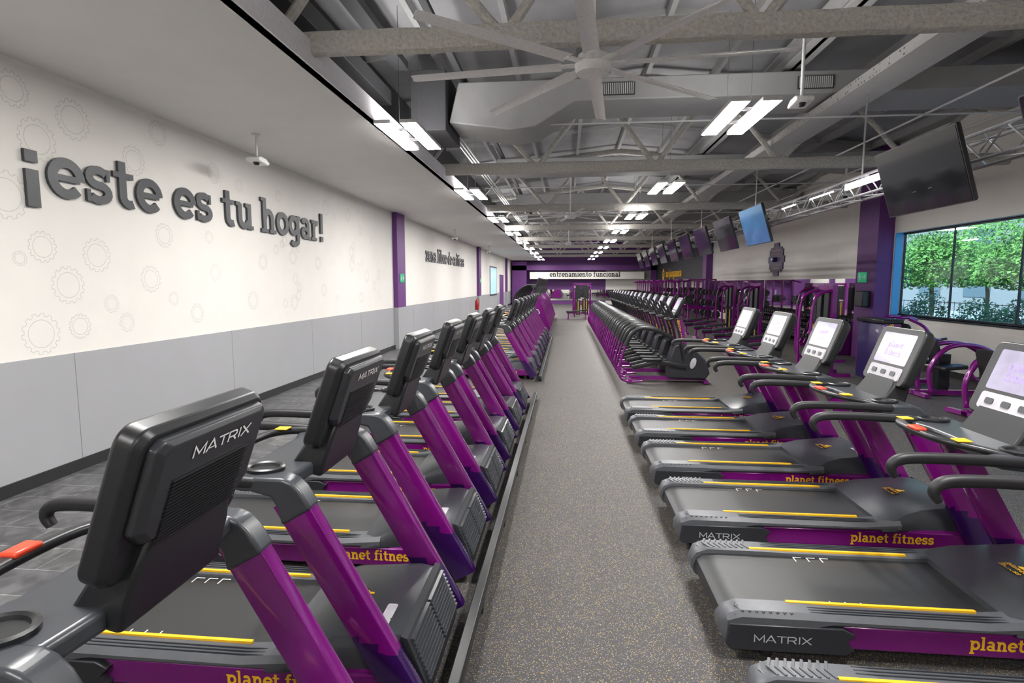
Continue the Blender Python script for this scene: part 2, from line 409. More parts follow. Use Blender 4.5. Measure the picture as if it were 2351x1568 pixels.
# left wall
b = MB()
b.box(XL-.2, XL, Y0, YB, 0, 6.3, 0)
b.box(XL, XL+.012, Y0, YB, .12, 1.23, 1)
for yy in [-4.0, -1.2, 1.6, 5.26, 8.0, 10.7, 13.4, 18.2, 21.0, 23.8, 26.6, 29.4, 33.6, 36.4]:
    b.box(XL+.012, XL+.0135, yy-.004, yy+.004, .12, 1.23, 2)
gears = [(5.15,3.72,.16),(5.78,3.62,.2),(5.36,3.32,.2),(6.57,3.38,.17),(8.08,3.52,.14),(8.7,3.45,.1),(7.0,3.80,.15),(5.32,2.3,.15),(5.95,2.25,.18),(7.0,2.55,.15),(5.57,1.93,.19),(6.72,2.0,.16),(7.55,1.54,.13),(5.23,1.46,.2),(5.67,1.5,.13),(5.08,2.18,.07),(8.0,2.1,.12),(8.95,1.67,.15),(5.0,2.75,.22),(6.1,1.72,.1),(6.35,3.05,.08),(7.45,2.9,.1),(6.3,1.5,.11),(7.1,1.75,.09),(7.9,2.6,.09),(9.3,2.3,.13),(4.6,2.2,.2),(4.4,3.2,.22),(5.9,3.1,.07),(8.4,3.1,.1)]
gears = [(a-.3, z, r) for a, z, r in gears]
for i in range(34):
    gy = random.uniform(9.3, 15.6); gz = random.uniform(1.45, 3.8); gears.append((gy, gz, random.uniform(.07, .16)))
for gy, gz, r in gears:
    n = 14 if r > .12 else 10
    for pts in (gearpts(r, n), arc(0, 0, r*.68, r*.68, 0, 360, 24)):
        b.ribbon(pts, .007 if r > .12 else .005, (XL, gy, gz), (0, 1, 0), (0, 0, 1), 0.0015, 3, closed=True)
struct(mk('wall_left', b, [M_WALL, M_PANEL, M_SEAM, M_GEAR], sm=False))
struct(mk('baseboard_left', MB().box(XL, XL+.03, Y0, YB, 0, .12), M_BASE, sm=False))
# right wall (with window opening)
WY0, WY1, WZ0, WZ1 = 6.3, 14.75, 1.16, 3.17
b = MB()
b.box(XR, XR+.25, Y0, WY0, 0, 6.3, 0)
b.box(XR, XR+.25, WY0, WY1, 0, WZ0, 0)
b.box(XR, XR+.25, WY0, WY1, WZ1, 6.3, 0)
b.box(XR, XR+.25, WY1, 32.2, 0, 6.3, 0)
b.box(XR, XR+.25, 32.2, YB, 0, 6.3, 1)
b.box(XR-.012, XR, WY0, 31.4, .12, 1.0, 0)
struct(mk('wall_right', b, [M_WALL, M_DARKW], sm=False))
struct(mk('baseboard_right', MB().box(XR-.03, XR, Y0, YB, 0, .12), M_BASE, sm=False))
# back wall: purple training bay, white either end
b = MB().box(XL-.2, XR+.2, YB, YB+.2, 0, 6.3, 0)
b.box(3.6, XR, YB-.02, YB, 0, 3.1, 1)
struct(mk('wall_back', b, [M_WPUR, M_WALL], sm=False))
struct(mk('wall_front', MB().box(XL-.2, XR+.2, Y0-.2, Y0, 0, 6.3), M_WALL, sm=False))
# roof deck with purlins
b = MB()
RX = 1.5
def roofz(x): return 6.05-abs(x-RX)*0.11
for x0, x1 in ((XL-.2, RX), (RX, XR+.25)):
    b.add([(x0, Y0-.2, roofz(x0)), (x1, Y0-.2, roofz(x1)), (x1, YB+.2, roofz(x1)), (x0, YB+.2, roofz(x0)),
           (x0, Y0-.2, roofz(x0)+.1), (x1, Y0-.2, roofz(x1)+.1), (x1, YB+.2, roofz(x1)+.1), (x0, YB+.2, roofz(x0)+.1)],
          [(0,3,2,1),(4,5,6,7),(0,1,5,4),(1,2,6,5),(2,3,7,6),(3,0,4,7)], 0)
for x in [-2.1, -.9, .3, 1.5, 2.7, 3.9, 5.1, 6.3, 7.5]:
    b.box(x-.04, x+.04, Y0, YB, roofz(x)-.16, roofz(x)+.02, 1)
yy = -3.0
while yy < YB:
    for x0, x1 in ((XL, RX), (RX, XR)):
        b.sweep([(x0, yy, roofz(x0)-.05), (x1, yy, roofz(x1)-.05)], (0, 1, 0), .05, .1, 1, ch=.05)
    yy += 3.0
struct(mk('ceiling', b, [M_ROOF, M_DUCT], sm=False))
# soffit with fascia + dark sheet coloured as the shade of the open void
b = MB()
b.box(XL, -2.45, Y0, YB, 4.0, 4.08, 0)
b.box(-2.53, -2.43, Y0, YB, 4.0, 4.24, 1)
struct(mk('trim_1', b, [M_SOFF, mat('fascia_paint', (.82, .80, .83), .6)], sm=False))
struct(mk('void_shade_sheet', MB().box(-3.3, -3.2, Y0, YB, 4.08, 5.5), M_DKDUCT, sm=False))

# ------------------------------------------------------------------ purple columns
k = 0
for x0, x1, y0, y1 in [(XL, XL+.14, 16.1, 16.9), (XL, XL+.14, 31.6, 32.4), (XL, XL+.14, 46.5, 47.2)]:
    b = MB(); b.box(x0, x1, y0, y1, 1.23, 4.0, 0); b.box(x0, x1, y0, y1, 0, 1.23, 1)
    k += 1; struct(mk('trim_%d' % (k+1), b, [M_WPUR, M_PANEL], sm=False))
for x0, x1, y0, y1 in [(XR-.38, XR, 14.8, 15.75), (XR-.35, XR, 32.0, 32.8)]:
    k += 1; struct(mk('trim_%d' % (k+1), MB().box(x0, x1, y0, y1, 0, 5.3), M_WPUR, sm=False))

# ------------------------------------------------------------------ right window
b = MB()
fr = .04
b.box(XR+.17, XR+.25, WY0, WY1, WZ0, WZ0+fr, 0); b.box(XR+.17, XR+.25, WY0, WY1, WZ1-fr, WZ1, 0)
for yv in [WY0+.03, 9.3, 11.1, 12.95, WY1-.03]:
    b.box(XR+.2, XR+.24, yv-.012, yv+.012, WZ0, WZ1, 0)
b.box(XR+.21, XR+.214, WY0, WY1, WZ0+fr, WZ1-fr, 1)
b.box(XR+.0, XR+.17, WY1-.02, WY1, WZ0, WZ1, 2)
b.box(XR-.03, XR+.17, WY0, WY1, WZ0-.03, WZ0, 0)
struct(mk('window_1', b, [M_BASE, M_GLS, M_BLUE], sm=False))
b = MB(); b.box(XL+.0, XL+.03, 37.0, 40.6, 1.1, 3.1, 0); b.box(XL+.03, XL+.035, 37.15, 40.45, 1.2, 3.0, 1)
struct(mk('window_2', b, [M_BASE, mat('bright_pane', (.4, .6, .75), .2, emit=(.45, .7, .85), es=.7)], sm=False))
struct(mk('door_1', MB().box(XL, XL+.05, 42.5, 44.8, 0, 2.6, 0), [M_WPUR], sm=False))

# ------------------------------------------------------------------ back wall fittings
b = MB(); b.box(-3.3, 6.9, YB-1.2, YB-.03, 2.33, 2.95, 0)
o = mk('sign_board', b, [M_WALL], sm=False); tag(o, 'long white header board above the functional training area', 'sign')
mk('lettering', MB().text('entrenamiento funcional', (-1.5, YB-1.2, 2.52), (1, 0, 0), (0, 0, 1), .33, .03, 0, width=6.3), M_BASE, parent=o)
tag(mk('wall_mirror', MB().box(-2.6, 6.6, YB-.06, YB-.02, .35, 1.35, 0), M_MIRR, sm=False), 'long low mirror on the purple end wall', 'mirror')
b = MB(); b.box(XL+.15, -3.6, YB-1.1, YB-.9, 0, 3.9, 0); b.box(XL+.15, XR-.1, YB-1.1, YB-.9, 3.1, 3.55, 0); b.box(7.5, XR-.1, YB-1.1, YB-.9, 0, 3.9, 0)
struct(mk('trim_20', b, M_WPUR, sm=False))

# ------------------------------------------------------------------ wall lettering
def letters(e, txt, U, size, width, depth, m):
    U = Vector(U); tot = sum(G[c][0] for c in txt)*size; kx = width/tot; x = 0
    N = U.cross(Vector((0, 0, 1)))
    for c in txt:
        adv, strokes = G[c]
        if strokes:
            b = MB()
            for i, (pts, wd) in enumerate(strokes):
                b.ribbon(pts, wd, N*.008+U*x, U*size*kx, (0, 0, size), depth+.0006*i, 0)
            mk('letter', b, m, parent=e, sm=False)
        x += adv*size*kx
e = empty('wall_lettering', 'large dark grey three-dimensional slab-serif slogan on white wall', 'sign', (XL, 4.83, 2.80))
letters(e, '¡este es tu hogar!', (0, 1, 0), .40, 6.54, .03, M_LET)
e = empty('wall_lettering', 'smaller dark grey slab-serif slogan on white wall', 'sign', (XL, 19.9, 2.74))
letters(e, 'zona libre de críticas', (0, 1, 0), .38, 7.6, .03, M_LET)
e = empty('wall_lettering', 'yellow slab-serif slogan and gear emblem on charcoal wall', 'sign', (XR, 46.4, 2.42))
letters(e, 'no juzgamos', (0, -1, 0), .42, 6.2, .04, M_YEL)
b = MB().plate((-.02, 1.1, .23), (0, -1, 0), (0, 0, 1), [(1, 0), (1, .03)], gearpts(.5, 12), 0)
for zz in (-.08, .12): b.ribbon([(-.3, zz), (.3, zz)], .1, (-.055, 1.1, .23), (0, -1, 0), (0, 0, 1), .0, 1)
mk('emblem', b, [M_YEL, M_DARKW], parent=e, sm=False)
# notched alarm plaque
e = empty('alarm_sign', 'dark purple notched alarm plaque with small dome on white wall', 'sign', (XR, 22.5, 2.85))
hx, hz, n1 = .80, .46, .10
pts = [(hx,-.12),(hx,.12),(hx-.12,.12),(hx-.12,hz-.08),(hx-.26,hz-.08),(hx-.26,hz),(.28,hz),(.24,hz+.17),(-.24,hz+.17),(-.28,hz),(-hx+.26,hz),(-hx+.26,hz-.08),(-hx+.12,hz-.08),(-hx+.12,.12),(-hx,.12),(-hx,-.12),(-hx+.12,-.12),(-hx+.12,-hz+.08),(-hx+.26,-hz+.08),(-hx+.26,-hz),(-.28,-hz),(-.24,-hz-.17),(.24,-hz-.17),(.28,-hz),(hx-.26,-hz),(hx-.26,-hz+.08),(hx-.12,-hz+.08),(hx-.12,-.12)]
mk('sign_plate', MB().plate((0, 0, 0), (0, -1, 0), (0, 0, 1), [(1, .0), (1, .05)], pts), mat('plum_sign', (.075, .05, .11), .5), parent=e, sm=False)
mk('lamp', MB().plate((0, 0, 0), (0, -1, 0), (0, 0, 1), [(1, .05), (1, .15), (.6, .2)], arc(0, 0, .13, .09, 0, 345, 14)), M_LAMPB, parent=e)
b = MB().text('ALARMA', (0, 0, .30), (0, -1, 0), (0, 0, 1), .08, .052, 0, font=G2, center=True, width=.9)
b.text('DE FLEXION', (0, 0, .18), (0, -1, 0), (0, 0, 1), .065, .052, 0, font=G2, center=True, width=1.0)
for i in range(3): b.ribbon([(-.35+.03*i, -.24-.06*i), (.35-.03*i, -.24-.06*i)], .015, (0, 0, 0), (0, -1, 0), (0, 0, 1), .052, 0)
mk('lettering', b, mat('dull_gold_print', (.4, .25, .08), .5), parent=e, sm=False)
# mirrors on right wall
for y0, y1 in [(15.85, 23.6), (23.7, 31.9), (32.9, 40.0), (40.1, 48)]:
    o = mk('wall_mirror', MB().box(XR-.03, XR, y0, y1, .45, 2.08), M_MIRR, sm=False); tag(o, 'wide frameless mirror on wall behind the weights', 'mirror', 'wall mirrors')

# exit signs, extinguisher, speaker
def exit_sign(loc, U):
    e = empty('exit_sign', 'small green emergency exit sign with running figure and arrow', 'sign', loc, group='exit signs')
    mk('sign_plate', MB().plate((0, 0, 0), U, (0, 0, 1), [(1, 0), (1, .02)], rrect(.42, .26, .01, 1)), M_GRN, parent=e, sm=False)
    b = MB()
    for p in ([(-.13, .07), (-.1, .07)], [(-.12, .04), (-.09, -.02), (-.06, -.07)], [(-.09, -.02), (-.14, -.07)], [(-.16, .0), (-.11, .03), (-.06, .0)], [(.02, 0), (.16, 0)], [(.11, .05), (.16, 0), (.11, -.05)]):
        b.ribbon(p, .022, (0, 0, 0), U, (0, 0, 1), .022)
    mk('pictogram', b, M_WHT, parent=e, sm=False)
exit_sign((XL+.14, 16.5, 2.1), (0, 1, 0)); exit_sign((XR-.38, 15.4, 2.1), (0, -1, 0)); exit_sign((XL+.14, 32.0, 2.1), (0, 1, 0))
e = empty('fire_extinguisher', 'red fire extinguisher with black hose hung on grey panel', 'fire extinguisher', (XL+.1, 31.0, .45))
mk('cylinder', MB().tube([(0, 0, 0), (0, 0, .05), (0, 0, .5), (0, 0, .58), (0, 0, .62)], [.08, .09, .09, .05, .03], 16), mat('red_tank', (.45, .01, .01), .3), parent=e)
mk('hose', MB().tube(smooth([(0, 0, .62), (.06, .08, .6), (.1, .1, .4), (.09, .09, .2)]), .015, 8), M_BLK, parent=e)
mk('bracket', MB().box(-.1, -.05, -.04, .04, .1, .5), M_BLK, parent=e)
o = mk('speaker', MB().box(XR-.58, XR-.38, 14.95, 15.35, 1.35, 1.75), M_BLK, bevel=.02); tag(o, 'small black wall speaker box on purple column', 'speaker')

# ------------------------------------------------------------------ light fixtures
def fixture():
    e = empty('ceiling_light', 'pendant twin-panel white LED light hung on thin cables', 'ceiling light', group='pendant twin LED lights')
    b = MB()
    for s in (-1, 1): b.box(s*.17-.105, s*.17+.105, -.71, .71, .006, .05)
    b.box(-.1, .1, -.3, -.25, .03, .06); b.box(-.1, .1, .25, .3, .03, .06)
    mk('housing', b, M_FAN, parent=e, sm=False)
    for s in (-1, 1):
        mk('diffuser', MB().add([(s*.17-.096, -.70, 0), (s*.17+.096, -.70, 0), (s*.17+.096, .70, 0), (s*.17-.096, .70, 0)], [(0, 1, 2, 3)]), M_LED, parent=e, sm=False)
        mk('added_roof_fill', MB().add([(s*.17-.09, -.69, .053), (s*.17+.09, -.69, .053), (s*.17+.09, .69, .053), (s*.17-.09, .69, .053)], [(0, 1, 2, 3)]), M_ROOFFILL, parent=e, sm=False)  # added upward-glowing panel that brightens roof and trusses
        mk('cable', MB().cyl((0, s*.5, .05), (0, s*.5, 1.5), .003, 5), M_DKDUCT, parent=e)
    return e
F0 = fixture(); first = True
for i in range(-2, 9):
    for X, yb in ((-2.17, 7.8), (2.08, 7.35)):
        y = yb+5.07*i
        if first: F0.location = (X, y, 3.95); first = False
        else: clone(F0, (X, y, 3.95))

# ------------------------------------------------------------------ roof trusses
def truss():
    b = MB()
    n = 40
    pts = [(XL+2.1+(XR-XL-2.1)*i/n, random.uniform(-.006, .006), random.uniform(-.006, .006)) for i in range(n+1)]
    b.sweep(pts, (0, 1, 0), .15, .22, 0, ch=.35)
    base = 4.22
    xs = [-2.9+i*1.15 for i in range(10)]
    for i in range(len(xs)-1):
        a = xs[i]; c = xs[i+1]
        za = 0 if i % 2 == 0 else roofz(a)-base-.2; zc = 0 if i % 2 else roofz(c)-base-.2
        m = [((a+(c-a)*k/8)+random.uniform(-.01, .01), random.uniform(-.01, .01), za+(zc-za)*k/8) for k in range(9)]
        b.tube(m, .05, 8, 0)
    for x0, x1 in ((-3.1, RX), (RX, XR)):
        b.sweep([(x0, 0, roofz(x0)-base-.2), (x1, 0, roofz(x1)-base-.2)], (0, 1, 0), .12, .16, 0, ch=.3)
    return mk('roof_truss', b, M_FIRE)
T0 = truss(); tag(T0, 'off-white fireproofed steel roof truss with diagonal webs', 'roof truss', 'roof trusses')
T0.location = (0, 5.4, 4.22)
for i in range(-1, 8):
    if i != 0: clone(T0, (0, 5.4+5.95*i, 4.22))

# ------------------------------------------------------------------ ducts, trays, pipes
o = mk('air_duct', MB().prism([(-1.85, 4.45), (-1.7, 5.05), (7.95, 5.05), (7.95, 4.72), (.1, 4.72), (-.5, 4.36), (-.9, 4.32)], 'y', 8.9, 9.9), M_DUCT, bevel=.02)
tag(o, 'wide pale grey rectangular air duct crossing under the roof', 'air duct')
for x in (.75, 3.6, 6.9):
    b = MB()
    b.box(x-.25, x+.25, 8.87, 8.9, 4.78, 4.96, 0)
    for i in range(17): b.box(x-.235+i*.028, x-.22+i*.028, 8.862, 8.872, 4.79, 4.95, 1)
    tag(mk('air_vent', b, [M_DKDUCT, M_FAN], sm=False), 'square louvred air vent grille on duct side', 'air vent', 'duct vents')
for i, (yv, z) in enumerate([(14.5, 4.9), (20.2, 4.9), (26.2, 4.9), (30.3, 4.9)]):
    o = mk('air_duct', MB().prism([(-1.8, 4.75), (-1.8, 5.1), (7.9, 5.1), (7.9, 4.75)], 'y', yv, yv+.8), M_DUCT, bevel=.02)
    tag(o, 'pale grey rectangular air duct crossing under the roof', 'air duct')
o = mk('cable_tray', MB().box(3.85, 4.35, 1.5, 40, 4.55, 4.60).box(3.85, 3.87, 1.5, 40, 4.6, 4.68).box(4.33, 4.35, 1.5, 40, 4.6, 4.68), M_PERF, sm=False); tag(o, 'long perforated grey cable tray running the hall length', 'cable tray')
o = mk('steel_beam', MB().box(3.3, 3.36, 1.0, 45, 5.12, 5.4).box(3.2, 3.46, 1.0, 45, 5.12, 5.16).box(3.2, 3.46, 1.0, 45, 5.38, 5.42), M_DUCT, sm=False); tag(o, 'pale grey longitudinal steel I-beam under the roof', 'beam')
for x, z, r in [(-2.85, 4.75, .18), (-2.5, 5.2, .1), (-1.65, 5.15, .05)]:
    o = mk('air_duct', MB().box(x-r, x+r, 0, 8.6 if r > .07 else 30, z-r*.6, z+r*.6), M_DKDUCT, bevel=.01); tag(o, 'dark insulated duct running along the soffit void', 'air duct', 'dark ducts')
o = mk('duct_box', MB().box(-2.42, -1.87, 8.75, 9.9, 4.3, 5.2), M_DKDUCT, bevel=.01); tag(o, 'dark square duct junction box beside pale duct', 'air duct')
for i, (x, z) in enumerate([(-2.05, 4.55), (-1.98, 4.55), (-1.91, 4.55), (5.6, 4.6), (6.8, 4.6)]):
    o = mk('ceiling_pipe', MB().cyl((x, 10 if i < 3 else -1, z), (x, 45, z), .018, 8), M_FAN); tag(o, 'thin pale grey conduit pipe under roof', 'pipe', 'conduit pipes')
for i in range(5):
    y = 3.4+i*5.95
    o = mk('ceiling_pipe', MB().cyl((-2.2, y, 4.5), (XR, y, 4.5), .015, 8), M_FAN); tag(o, 'thin pale grey conduit pipe under roof', 'pipe', 'conduit pipes')
o = mk('globe_lamp', MB().tube([(6.1, 8.2, 4.0), (6.1, 8.2, 4.02), (6.1, 8.2, 4.12), (6.1, 8.2, 4.2)], [.06, .28, .26, .05], 20).cyl((6.1, 8.2, 4.2), (6.1, 8.2, 5.48), .008, 6), M_DUCT); tag(o, 'pale grey round pendant sensor dome on rod', 'pendant')

# ------------------------------------------------------------------ ceiling fans
def fan(loc, R, rot0):
    e = empty('ceiling_fan', 'large pale grey eight-blade industrial ceiling fan', 'ceiling fan', loc, rot0)
    mk('motor', MB().tube([(0, 0, -.09), (0, 0, -.085), (0, 0, -.03), (0, 0, 0), (0, 0, .02), (0, 0, .08), (0, 0, .09)], [.12, .155, .17, .17, .14, .14, .06], 28), M_FANW, parent=e)
    mk('rod', MB().cyl((0, 0, .08), (0, 0, 1.7), .025, 12), M_FANW, parent=e)
    for i in range(8):
        a = 2*pi*i/8; d = Vector((math.cos(a), math.sin(a), 0)); n = Vector((-d.y, d.x, 0))
        b = MB()
        b.sweep([d*.14, d*.32], n, .07, .02)
        sec = [(-.07, -.008), (-.03, .012), (.03, .016), (.08, -.006), (.03, .004), (-.03, .002)]
        R_ = []
        for rr, k in ((.3, 1), (R-.03, .85), (R, .6)):
            R_.append([d*rr+n*(u*k)+Vector((0, 0, v+u*.12)) for u, v in sec])
        b.rings(R_)
        mk('fan_blade', b, M_FANW, parent=e)
    return e
fan((.23, 5.6, 4.02), 1.82, math.radians(-6))
fan((.1, 17.2, 3.98), 1.6, math.radians(12))
fan((.1, 29.0, 3.98), 1.6, math.radians(30))

# ------------------------------------------------------------------ hanging cameras/sensors
def pend(loc, L, lab):
    e = empty('ceiling_camera', lab, 'security camera', loc, group='pendant cameras')
    mk('rod', MB().cyl((0, 0, -L), (0, 0, 0), .018, 10), M_FAN, parent=e)
    mk('base', MB().tube([(0, 0, -.015), (0, 0, 0)], .06, 14), M_FAN, parent=e)
    b = MB(); b.prism([(-.11, -L-.06), (-.13, -L-.02), (-.06, -L+.01), (.08, -L), (.16, -L-.05), (.14, -L-.08)], 'x', -.1, .1)
    mk('housing', b, M_WHT, parent=e, bevel=.012)
    mk('lens', MB().tube([(0, -.02, -L-.1), (0, -.02, -L-.06)], [.03, .05], 14), M_BLK, parent=e)
pend((-4.3, 7.6, 4.0), .32, 'white pendant camera on short rod under soffit')
pend((-4.3, 21.5, 4.0), .3, 'white pendant camera on short rod under soffit')
pend((-4.3, 31.0, 4.0), .3, 'white pendant camera on short rod under soffit')
pend((2.65, 6.9, 4.95), .9, 'white dome camera on long rod from roof')
pend((5.4, 11.7, 4.2), .5, 'white dome camera on long rod from roof')

# ------------------------------------------------------------------ lighting truss + televisions
def light_truss():
    e = empty('lighting_truss', 'aluminium box lattice truss holding televisions and light bars', 'truss', (4.14, 0, 3.28))
    b = MB(); a = .13; Y1, Y2 = 3.0, 30.0
    for sx in (-a, a):
        for sz in (-a, a): b.cyl((sx, Y1, sz), (sx, Y2, sz), .02, 8)
    y = Y1; k = 1
    while y < Y2-.3:
        for sx in (-a, a): b.cyl((sx, y, -a*k), (sx, y+.3, a*k), .009, 6)
        for sz in (-a, a): b.cyl((-a*k, y, sz), (a*k, y+.3, sz), .009, 6)
        y += .3; k = -k
    mk('lattice', b, M_STEEL, parent=e)
    for y in (4.6, 8.5, 13, 18, 23, 28): mk('hanger', MB().cyl((0, y, a), (0, y, 1.27), .012, 6), M_STEEL, parent=e)
    mk('light_bar', MB().box(-.18, -.15, 7.5, 8.6, -.01, .07), M_LED2, parent=e, sm=False)
    for y0, y1 in ((9.0, 9.8), (10.4, 11.0)):
        mk('light_bar', MB().box(-.165, -.15, y0, y1, .03, .05), M_LED2, parent=e, sm=False)
light_truss()
def tv(m=M_TVB, lab='black flat television hung tilted from lattice truss', sc=1.0):
    e = empty('television', lab, 'television', group='hanging televisions')
    a = math.radians(17); U = Vector((0, -1, 0)); V = Vector((-math.sin(a), 0, math.cos(a)))
    mk('casing', MB().plate((0, 0, 0), U, V, [(.98, -.05), (1, -.03), (1, 0)], rrect(1.40*sc, .76, .015, 2)), M_BLK, parent=e)
    mk('screen', MB().plate((0, 0, 0), U, V, [(1, 0), (1, .004)], rrect(1.37*sc, .73, .01, 1)), m, parent=e, sm=False)
    for s in (-1, 1): mk('bracket', MB().box(.05, .25, s*.13-.02, s*.13+.02, .10, .14).box(.04, .07, s*.13-.03, s*.13+.03, -.15, .15), M_BLK2, parent=e)
    return e
TV0 = tv(); TV0.location = (3.74, 6.5, 3.09)
TV1 = tv(M_TVL, 'flat television showing a dim blue picture, hung from lattice truss'); TV1.location = (3.74, 11.8, 3.09)
for y in (4.38, 13.9, 16.1, 18.3, 20.5, 22.7, 24.9, 27.1, 29.3): clone(TV0, (3.74, y, 3.09))

# ------------------------------------------------------------------ console
def console(root, bx, bz, a=20, w=.54, h=.47, back=True):
    a = math.radians(a)
    V = Vector((math.sin(a), 0, math.cos(a)))
    Uf = Vector((0, -1, 0)); Ub = Vector((0, 1, 0))     # front faces -x ; back faces +x
    O = Vector((bx, 0, bz))+V*h/2
    Nf = Uf.cross(V); Nb = Ub.cross(V)
    pts = rrect(w, h, .05, 6)
    hs = mk('console_housing', MB().plate(O, Uf, V, [(.95, -.062), (1, -.04), (1, .004), (.975, .014)], pts, 0), M_BLK, parent=root, bevel=.004, ang=24)
    if back:
        b = MB()
        c = [(-.5,.36),(-.45,.41),(.45,.41),(.5,.36),(.5,-.18),(.42,-.28),(-.42,-.28),(-.5,-.18)]
        pts2 = [(x*w*.9, y*h*.98) for x, y in c]
        b.plate(O+V*h*.05+Nb*.060, Ub, V, [(1, 0), (.985, .022), (.90, .036)], pts2, 0)
        mk('console_back_cover', b, M_CHAR, parent=hs, bevel=.004, ang=18)
        b = MB()
        for i in range(18):
            z = -.125+i*.0105
            b.ribbon([(-.17, z), (.17, z)], .004, O+V*h*.05+Nb*.097, Ub, V, .005)
        mk('vent_grille', b, M_BLK, parent=hs, sm=False)
        mk('lettering', MB().text('MATRIX', O+V*(h*.05+.10)+Nb*.0965+Ub*.02, Ub, V, .034, .002, 0, font=G2, center=True, width=.27), M_WHT, parent=hs, sm=False)
        mk('sticker', MB().plate(O-V*(h*.5-.085)+Nb*.063-Ub*.13, Ub, V, [(1, 0), (1, .002)], rrect(.055, .09, .004, 1)), M_WHT, parent=hs, sm=False)
    mk('screen', MB().plate(O+V*h*.12, Uf, V, [(1, .013), (1, .0165)], rrect(w*.74, h*.54, .012, 2)), M_SCR, parent=hs, sm=False)
    b = MB().text('planet', O+V*(h*.13)+Nf*.017, Uf, V, .034, .0015, 0, center=True); b.text('fitness', O+V*(h*.13-.062)+Nf*.017, Uf, V, .034, .0015, 0, center=True)
    mk('screen_lettering', b, M_SCRT, parent=hs, sm=False)
    b = MB().plate(O-V*h*.31, Uf, V, [(1, .013), (.98, .022)], rrect(w*.74, h*.23, .02, 3), 0)
    for i in range(3):
        b.plate(O-V*(h*.31)+Uf*(-.12+.12*i), Uf, V, [(1, .022), (1, .027)], rrect(.06, .035, .01, 2), 1)
    mk('control_panel', b, [M_SIL, M_GREY], parent=hs)

